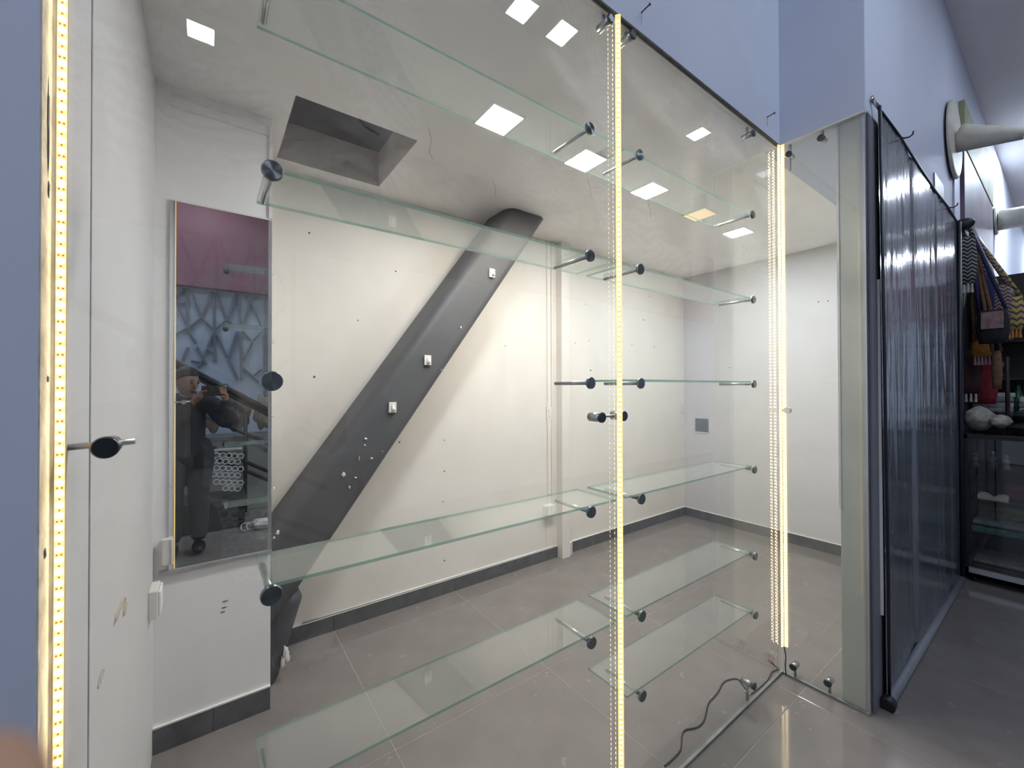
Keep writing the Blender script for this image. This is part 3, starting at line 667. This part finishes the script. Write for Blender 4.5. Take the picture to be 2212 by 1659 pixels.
for q, (z, cs, y0, y1) in enumerate(pile):
    zz = z+.001
    for k, (c, n) in enumerate(cs):
        h = .036+.012*rnd.random(); bm = bmesh.new(); bm_box(bm, (5.36+.02*rnd.random(), y0+.015*rnd.random(), zz), (5.58, min(y1+.045, .550)-.006*rnd.random(), zz+h), .010)
        obj('folded_blanket', bm, fab('blanket%d_%d' % (q, k), tuple(min(.8, v*1.7) for v in c)), None, label='folded %s blanket piled on the %s shelf of the dark rack' % (n, ('lowest', 'lowest', 'second', 'third', 'top')[q]), cat='blanket', group='folded blankets on the rack'); zz += h+.001
# red and orange bags hanging in front of the rack
def hang_bag(c, w, h, d, mt, lab, strap_to=None, flap=None, tassel=None, smt=None):
    c = Vector(c); t = thing('hanging_bag', c, lab, 'bag', 'bags hanging at the neighbouring stall')
    bm = bmesh.new(); rows = []
    for k in range(7):
        v = k/6; ww = w*(.42+.10*math.sin(v*3.1)); dd = d*(.30+.25*math.sin(v*2.9+.2)); z = c.z+h*v
        rows.append([bm.verts.new((c.x+dd*math.cos(a)*(1 if abs(math.cos(a)) < .99 else .9), c.y+ww*math.sin(a), z)) for a in [2*math.pi*i/16 for i in range(16)]])
    for a, b in zip(rows, rows[1:]):
        for i in range(16): f = bm.faces.new((a[i], a[(i+1) % 16], b[(i+1) % 16], b[i])); f.smooth = True
    bm.faces.new(rows[0]); bm.faces.new(rows[-1]); obj('body', bm, mt, t)
    if strap_to:
        s = Vector(strap_to); a = c+Vector((0, -w*.40, h*.97)); b = c+Vector((0, w*.40, h*.97))
        for e in (a, b): tube('strap', [e, (e*2+s)/3+Vector((-.01, 0, 0)), (e+s*2)/3, s], [.010, .012, .012, .009], smt or mt, t, 8)
    if flap: bm = bmesh.new(); bm_box(bm, (c.x-d*.62, c.y-w*.34, c.z+h*.42), (c.x-d*.48, c.y+w*.34, c.z+h*.93), .006); obj('flap', bm, flap, t)
    if tassel:
        for k in range(5): tube('tassel', [(c.x-d*.3, c.y-w*.32+w*.16*k, c.z), (c.x-d*.35, c.y-w*.32+w*.16*k, c.z-.07)], [.006, .010], tassel, t, 6)
    return t
def chevron(name, a, b, sc=34):
    m, nt, p, o = new_mat(name); p.inputs['Roughness'].default_value = .85
    tc = N(nt, 'ShaderNodeTexCoord'); sp = N(nt, 'ShaderNodeSeparateXYZ'); nt.links.new(tc.outputs['Object'], sp.inputs[0])
    pp = N(nt, 'ShaderNodeMath', operation='PINGPONG'); nt.links.new(sp.outputs['Y'], pp.inputs[0]); pp.inputs[1].default_value = .022
    ad = N(nt, 'ShaderNodeMath', operation='ADD'); nt.links.new(pp.outputs[0], ad.inputs[0]); nt.links.new(sp.outputs['Z'], ad.inputs[1])
    mu = N(nt, 'ShaderNodeMath', operation='MULTIPLY'); nt.links.new(ad.outputs[0], mu.inputs[0]); mu.inputs[1].default_value = sc
    fr = N(nt, 'ShaderNodeMath', operation='FRACT'); nt.links.new(mu.outputs[0], fr.inputs[0])
    cr = N(nt, 'ShaderNodeValToRGB'); nt.links.new(fr.outputs[0], cr.inputs[0]); cr.color_ramp.interpolation = 'CONSTANT'
    cr.color_ramp.elements[0].color = (*a, 1); cr.color_ramp.elements[1].position = .62; cr.color_ramp.elements[1].color = (*b, 1)
    nt.links.new(cr.outputs[0], p.inputs['Base Color']); return m
CHV = chevron('black_white_weave', (.018, .02, .022), (.34, .33, .30)); STR = chevron('yellow_stripe_weave', (.45, .36, .08), (.10, .05, .12), 20)
NAV = fab('navy_cloth', (.018, .022, .085)); BLK = fab('black_cloth', (.014, .014, .018)); PNK = fab('pinkish_panel', (.28, .17, .17)); REDC = fab('red_cloth', (.26, .022, .03)); ORG = fab('orange_cloth', (.48, .19, .04)); BRN = fab('brown_cloth', (.16, .085, .05)); CRC = fab('pale_cord', (.42, .40, .38))
# rail
r0, r1 = onX(2088, 482, 4.74), None
railY, railZ = r0.y, r0.z
t = thing('goods_rail', (5.4, railY, railZ), 'chrome goods rail with a black end knob above the hanging bags', 'rail')
tube('rail', [(4.74, railY, railZ), (5.9, railY, railZ)], .019, STEEL, t, 14); blob('end_knob', (4.735, railY+.015, railZ-.005), (.035, .062, .046), BLACK, t, 3)
tube('bracket', [(4.95, railY, railZ), (4.95, .519, railZ)], .012, STEEL, t, 10); tube('bracket', [(5.7, railY, railZ), (5.7, .519, railZ)], .012, STEEL, t, 10)
P = onX
p = P(2083, 615, 4.80); hang_bag((4.80, p.y, p.z), .135, .37, .06, CHV, 'black and white chevron woven bag hanging from the goods rail', (4.80, railY, railZ), tassel=CRC)
p = P(2145, 742, 4.91); hang_bag((4.91, p.y, p.z), .17, .26, .10, BLK, 'black shoulder bag with a pale pink panel on navy straps', (4.91, railY, railZ), flap=PNK, smt=NAV)
p = P(2128, 690, 5.02); hang_bag((5.02, p.y, p.z), .10, .36, .07, NAV, 'navy blue cloth bag on a pale cord strap', (5.02, railY, railZ), smt=CRC)
p = P(2160, 700, 5.12); hang_bag((5.12, p.y, p.z), .12, .30, .08, chevron('brown_grey_weave', (.10, .05, .05), (.30, .27, .25)), 'brown and grey woven bag behind the navy bag', (5.12, railY, railZ), tassel=CRC)
p = P(2188, 712, 5.22); hang_bag((5.22, p.y, p.z), .12, .26, .08, STR, 'yellow and purple striped bag at the far end of the rail', (5.22, railY, railZ), tassel=ORG)
p = P(2125, 872, 5.28); hang_bag((5.28, p.y, p.z), .16, .38, .07, REDC, 'tall red cloth bag standing against the rack', None)
p = P(2122, 770, 5.067); hang_bag((5.067, p.y, p.z), .12, .13, .06, ORG, 'small orange embroidered pouch above the red bag', (5.067, railY, railZ), tassel=PNK, smt=BRN)
p = P(2088, 850, 5.170); hang_bag((5.170, p.y, p.z), .17, .36, .08, fab('dark_maroon', (.045, .014, .016)), 'dark maroon fringed bag beside the red cloth bag', (5.170, railY, railZ), tassel=CRC, smt=CRC)
p = P(2154, 840, 4.972); hang_bag((4.972, p.y, p.z), .055, .30, .05, BRN, 'narrow brown leather pouch hanging beside the red bag', (4.972, railY, railZ))
p = P(2176, 870, 5.10)
t = thing('stand_pole', (5.12, p.y, zt+.006), 'dark upright pole with a clear collar standing on the display case', 'pole')
tube('pole', [(5.12, p.y, zt+.006), (5.12, p.y, zt+.60)], .013, DK, t, 12); tube('collar', [(5.12, p.y, zt+.006), (5.12, p.y, zt+.20)], .024, CLEAR, t, 14)
p = P(2199, 850, 5.45)
t = thing('green_bottle', (5.45, p.y, p.z-.1), 'dark green bottle on the rack shelf near the pole', 'bottle')
bm = bmesh.new(); bm_tube(bm, [(5.45, p.y, 1.263), (5.45, p.y, 1.39), (5.45, p.y, 1.43), (5.45, p.y, 1.48), (5.45, p.y, 1.495)], [.036, .036, .020, .014, .015], 16); obj('body', bm, mat('bottle_green', (.02, .09, .05), .2), t)
t.location.z = 1.262
for ch in t.children: ch.location.z += (p.z-.1)-1.262
tube('cap', [(5.45, p.y, 1.495), (5.45, p.y, 1.51)], .016, BLACK, t, 12)
box('poster', (5.598, .43, 2.36), (5.616, .51, 2.44), mat('orange_print', (.65, .28, .05), .6, var=.5, scale=9, spots=((.75, .65, .20), 8, .55)), None, label='small orange and yellow printed card at the top of the rack', cat='card')

# ================================================================== what the mirror shows across the corridor
BAR = mat('lattice_paint', (.15, .16, .185), .6)
lat = thing('lattice_screen', (0, -3.05, 1.0), 'dark branching lattice bars on the opposite blue wall', 'lattice')
segs = [((165, 440), (290, 310)), ((215, 465), (300, 455)), ((190, 430), (310, 690)), ((305, 310), (325, 790)), ((345, 320), (460, 610)), ((570, 345), (465, 610)), ((460, 620), (335, 725)), ((470, 625), (600, 750)), ((590, 350), (600, 740)), ((620, 350), (725, 630)), ((835, 370), (745, 630)), ((725, 640), (610, 740)), ((740, 640), (800, 690)), ((855, 370), (865, 690)), ((925, 380), (985, 450)), ((1045, 395), (985, 450)), ((985, 455), (895, 690)), ((990, 455), (1095, 700)), ((320, 720), (165, 810)), ((330, 760), (410, 890)), ((600, 760), (530, 930)), ((600, 760), (605, 1080)), ((620, 780), (740, 1040)), ((840, 760), (755, 1050)), ((870, 760), (890, 1280)), ((900, 760), (990, 860)), ((1090, 770), (1010, 860)), ((1000, 880), (900, 1080)), ((755, 1060), (850, 1270)), ((905, 1150), (1000, 1230)), ((1100, 1160), (1000, 1240)), ((1000, 1240), (1100, 1310)), ((320, 930), (260, 1080)), ((420, 930), (480, 1050)), ((525, 940), (480, 1050)), ((480, 1050), (520, 1110)), ((525, 940), (600, 1000)), ((605, 940), (615, 1090)), ((355, 1070), (440, 1090)), ((480, 1060), (430, 1150)), ((1140, 400), (1145, 1560))]
for a, b in segs:
    A, B = [mir(340+q[0]/4.88, 560+q[1]/4.88, -3.07) for q in (a, b)]
    tube('bar', [A, B], .017 if a[0] < 1135 else .026, BAR, lat, 6)
RAILM = mat('dark_handrail', (.03, .03, .033), .35, .3)
st = thing('stair_railing', (0, -1.45, 0), 'dark double handrail of the stairs across the corridor', 'railing')
for (a, b, r) in (((371, 778), (579, 886), .032), ((426, 818), (578, 896), .020), ((477, 914), (576, 956), .022), ((425, 952), (576, 1017), .022), ((425, 972), (576, 1036), .022)):
    A, B = mir(*a, -1.45), mir(*b, -1.45); d = (B-A); tube('rail', [A-d*.35, B+d*.25], r, RAILM, st, 10)
for x in (.36, .95): tube('post', [(x, -1.45, .0), (x, -1.45, 1.15-(x-.36)*.62)], .022, RAILM, st, 10)
# bundles of wrapped goods on a stair-side counter, honeycomb board, black table, white sandals
BUN = [fab('bundle_%d' % i, c) for i, c in enumerate([(.22, .17, .13), (.16, .14, .12), (.30, .25, .20), (.12, .12, .12), (.20, .22, .16)])]
t = thing('goods_counter', (.35, -1.75, 0), 'grey counter holding wrapped goods below the lattice wall', 'counter')
box('body', (-.9, -2.0, 0), (1.1, -1.58, .86), mat('counter_grey', (.30, .32, .33), .6), t); box('top', (-.95, -2.05, .86), (1.15, -1.56, .90), mat('counter_top', (.22, .22, .23), .5), t)
for k, (x, y, r, n) in enumerate(((.05, .0, .135, 'brown'), (.31, 0, .145, 'grey brown'), (.57, 0, .13, 'beige'), (.82, 0, .13, 'charcoal'), (-.20, 0, .12, 'olive'))):
    blob('wrapped_bundle', (x, -1.80, .904+r*1.95), (r*.78, r*.8, r*1.6), BUN[k], None, 4, .16, k, label='%s wrapped bundle of goods on the grey counter' % n, cat='bundle', group='wrapped bundles on the counter')
hc = thing('honeycomb_board', (.1, -1.05, .3), 'white honeycomb board of round rings on the black table', 'board')
WH = mat('white_ring', (.62, .62, .60), .6)
for i, x in enumerate(range(9)):
    pass
for r_, row in enumerate((982, 995, 1010, 1024, 1040, 1053)):
    for k in range(7):
        x = 442+k*13+(6.5 if r_ % 2 else 0)
        if x < 440+max(0, r_-2)*13 or x > 520: continue
        c = mir(x, row+(x-440)*.04, -1.05); bm = bmesh.new()
        bm_tube(bm, [c+Vector((.026*math.cos(a), 0, .026*math.sin(a))) for a in [2*math.pi*i/14 for i in range(15)]], .006, 6); obj('ring', bm, WH, hc)
a, b = mir(432, 975, -1.06), mir(522, 978, -1.06); box('top_edge', (a.x, -1.075, a.z-.01), (b.x, -1.05, a.z+.012), WH, hc)
t = thing('black_table', (.05, -1.0, 0), 'table draped in black cloth across the corridor', 'table')
za = mir(440, 1050, -1.05).z
box('top', (-.7, -1.35, .28), (.34, -.82, .31), DK, t); box('drape', (-.68, -1.33, .01), (.32, -.84, .28), BLK, t, .01)
p = mir(556, 1130, -.66)
t = thing('white_bag', (p.x, -.66, 0), 'crumpled white bag with loop handles on the floor by the black table', 'bag')
blob('body', (p.x+.05, -.66, .055), (.10, .07, .052), WH, t, 3, .22, 4)
for dx in (-.10, -.05): tube('handle', [(p.x+dx+.045*math.cos(a), -.66+.02*math.sin(a*2), .045+.038*math.sin(a)) for a in [2*math.pi*k/12 for k in range(12)]], .006, WH, t, 6)

# ================================================================== the photographer, standing behind the lens
SKIN = mat('skin', (.32, .175, .12), .55, var=.06, scale=20); HAIR = mat('black_hair', (.012, .010, .010), .5, var=.3, scale=60)
JACK = mat('dark_jacket', (.022, .023, .032), .85, var=.15, scale=8); TROU = mat('dark_trousers', (.020, .021, .026), .85, var=.15, scale=8); SHOE = mat('black_shoe', (.015, .015, .016), .4)
def skin_mesh(chains, sub=2, voxel=None, extra=None):
    """chains: list of [(point, radius), ...]; every chain becomes a skinned limb and all are fused"""
    bm = bmesh.new()
    for ch in chains:
        pts, rs = [Vector(p) for p, r in ch], [r for p, r in ch]
        fine, fr = [], []
        for i in range(len(pts)-1):
            a, b, c, d = pts[max(i-1, 0)], pts[i], pts[i+1], pts[min(i+2, len(pts)-1)]
            for k in range(4):
                s = k/4; fine.append(.5*((2*b)+(c-a)*s+(2*a-5*b+4*c-d)*s*s+(3*b-a-3*c+d)*s**3)); fr.append(rs[i]+(rs[i+1]-rs[i])*(s*s*(3-2*s)))
        fine.append(pts[-1]); fr.append(rs[-1])
        d0 = (fine[0]-fine[1]).normalized(); d1 = (fine[-1]-fine[-2]).normalized()
        fine = [fine[0]+d0*fr[0]*.6]+fine+[fine[-1]+d1*fr[-1]*.6]; fr = [fr[0]*.55]+fr+[fr[-1]*.55]
        bm_tube(bm, fine, fr, 14)
    if extra: extra(bm)
    return bm
def fuse(o, voxel, smooth_it=4):
    r = o.modifiers.new('fuse', 'REMESH'); r.mode = 'VOXEL'; r.voxel_size = voxel; r.use_smooth_shade = True
    s = o.modifiers.new('soft', 'SMOOTH'); s.factor = .5; s.iterations = smooth_it
H = Vector((-.150, -.205, 1.535)); face_dir = Vector((.62, .74, -.22)).normalized()
side = face_dir.cross(Vector((0, 0, 1))).normalized(); upv = side.cross(face_dir)
def hp(a, b, c): return H+side*a+face_dir*b+upv*c
def head_bits(bm):
    g = bmesh.ops.create_icosphere(bm, subdivisions=4, radius=1)['verts']
    for v in g:
        q = v.co.copy(); jaw = 1-.22*max(0, -q.z)**1.3
        v.co = hp(q.x*.076*jaw, q.y*.094*(1-.10*max(0, -q.z)), q.z*.118)
    bm_tube(bm, [hp(0, .086, .012), hp(0, .102, -.012), hp(0, .110, -.026), hp(0, .090, -.034)], [.008, .011, .013, .008], 10)        # nose
    for s in (-1, 1):
        bm_blob(bm, hp(s*.030, .085, .022), (.014, .012, .009), 2)                                                                    # brow and lid
        bm_blob(bm, hp(s*.077, -.006, -.004), (.010, .012, .030), 2)                                                                  # ear
    bm_blob(bm, hp(0, .088, -.056), (.024, .012, .008), 2); bm_blob(bm, hp(0, .080, -.092), (.022, .018, .016), 2)                     # lips, chin
def hand(wrist, palm, dirs, thumb):
    w, p = Vector(wrist), Vector(palm); ch = [[(w, .026), ((w+p)/2, .031), (p, .030)]]
    for base, mid, tip in dirs: ch.append([(p, .012), (base, .0095), (mid, .0088), (tip, .0074)])
    ch.append([((w+p)/2, .014), (thumb[0], .0115), (thumb[1], .0085)]); return ch
phone_z0, phone_z1 = 1.412, 1.490
Rw, Rp = (.122, -.080, 1.385), (.116, -.062, 1.425)
Lw, Lp = (-.100, -.090, 1.368), (-.070, -.064, 1.405)
rd = [((.124, -.034+.002*k, 1.428+.017*k), (.114, -.0155, 1.432+.017*k), (.088-.004*k, -.0125, 1.434+.017*k)) for k in range(4)]
ld = [((-.068, -.038, 1.402+.014*k), (-.062, -.016, 1.405+.014*k), (-.040, -.0125, 1.406+.012*k)) for k in range(3)]
tip = ray(-120, 1790).normalized()
ft = Vector((0, 0, CAMZ))+tip*.040
ld.append(((-.060, -.030, 1.445), (-.040, .002, 1.450), tuple(ft)))
body_ch = [[((-.16, -.33, .95), .115), ((-.16, -.32, 1.12), .115), ((-.16, -.30, 1.28), .125), ((-.155, -.27, 1.385), .085), (H+Vector((.0, -.045, -.10)), .056), (H+Vector((0, -.02, -.03)), .06)],
           [((-.16, -.29, 1.33), .09), ((.015, -.28, 1.335), .062), ((.085, -.20, 1.235), .048), ((.140, -.14, 1.175), .042), ((.135, -.10, 1.28), .036), (Rw, .026)],
           [((-.16, -.29, 1.33), .09), ((-.335, -.28, 1.335), .062), ((-.345, -.20, 1.235), .048), ((-.325, -.13, 1.165), .042), ((-.21, -.10, 1.27), .036), (Lw, .026)]]
for s in (-1, 1):
    x = -.16+s*.095
    body_ch.append([((-.16+s*.06, -.33, .95), .105), ((x, -.33, .86), .098), ((x, -.31, .50), .062), ((x, -.34, .30), .056), ((x, -.36, .09), .040), ((x, -.27, .045), .036), ((x, -.20, .035), .030)])
body_ch += hand(Rw, Rp, rd, ((.108, -.045, 1.408), (.085, -.028, 1.404)))
body_ch += hand(Lw, Lp, ld, ((-.066, -.045, 1.400), (-.040, -.030, 1.402)))
bm = skin_mesh(body_ch, extra=head_bits)
person = obj('person', bm, SKIN, label='person in a dark jacket photographing with a phone, seen in the mirror', cat='person')
fuse(person, .0045, 3)
EYE = mat('eye_dark', (.02, .015, .012), .2)
for s in (-1, 1): blob('eye', hp(s*.030, .090, .010), (.010, .006, .005), EYE, person, 2)
for s in (-1, 1): tube('eyebrow', [hp(s*.014, .094, .030), hp(s*.030, .094, .036), hp(s*.046, .084, .031)], .0045, HAIR, person, 6)
tube('beard', [hp(-.03, .088, -.070), hp(0, .098, -.072), hp(.03, .088, -.070)], .006, HAIR, person, 6)
bm = bmesh.new(); g = bmesh.ops.create_icosphere(bm, subdivisions=4, radius=1)['verts']
for v in g:
    q = v.co.copy(); k = 1+.03*math.sin(14*q.x)*math.sin(11*q.y+2)
    lift = .035 if q.z < .1 and q.y > .1 else 0
    v.co = hp(q.x*.084*k, q.y*.100*k-.012-max(0, .35-q.z)*max(0, q.y)*.16, q.z*.098*k+.040)
for v in [v for v in bm.verts if (v.co-H).dot(upv) < -.035]: v.co += upv*(.6*(-.035-(v.co-H).dot(upv)))
obj('hair', bm, HAIR, person)
def cloth(name, chains, mt, vox=.010):
    o = obj(name, skin_mesh(chains), mt, person); fuse(o, vox, 5); return o
J = .022
cloth('jacket', [[((-.16, -.33, .88), .145), ((-.16, -.325, 1.0), .142), ((-.16, -.31, 1.20), .148), ((-.158, -.285, 1.33), .125), ((-.155, -.27, 1.405), .078)]]+[[(p, r+J) for p, r in c[:-1]]+[(Vector(c[-1][0])*.75+Vector(c[-2][0])*.25, c[-1][1]+J*.7)] for c in body_ch[1:3]], JACK)
cloth('trousers', [[(p, r+.02) for p, r in c[:4]]+[(Vector(c[4][0])+Vector((0, 0, .03)), .062)] for c in body_ch[3:5]], TROU)
for c in body_ch[3:5]:
    x = c[-1][0][0]; bm = bmesh.new(); bm_blob(bm, (x, -.275, .050), (.052, .135, .048), 3)
    for v in bm.verts: v.co.z = max(.002, v.co.z)
    obj('shoe', bm, SHOE, person)
t = thing('phone', (.027, -.008, phone_z0), 'dark phone held sideways by the photographer', 'phone')
box('body', (-.048, -.030, phone_z0), (.104, -.022, phone_z1+.012), BLACK, t, .003)
for dx, dz in ((.022, 0), (.011, -.022)): tube('lens', [(dx, -.022, CAMZ+dz), (dx, -.0195, CAMZ+dz)], .007, STEELD, t, 14)
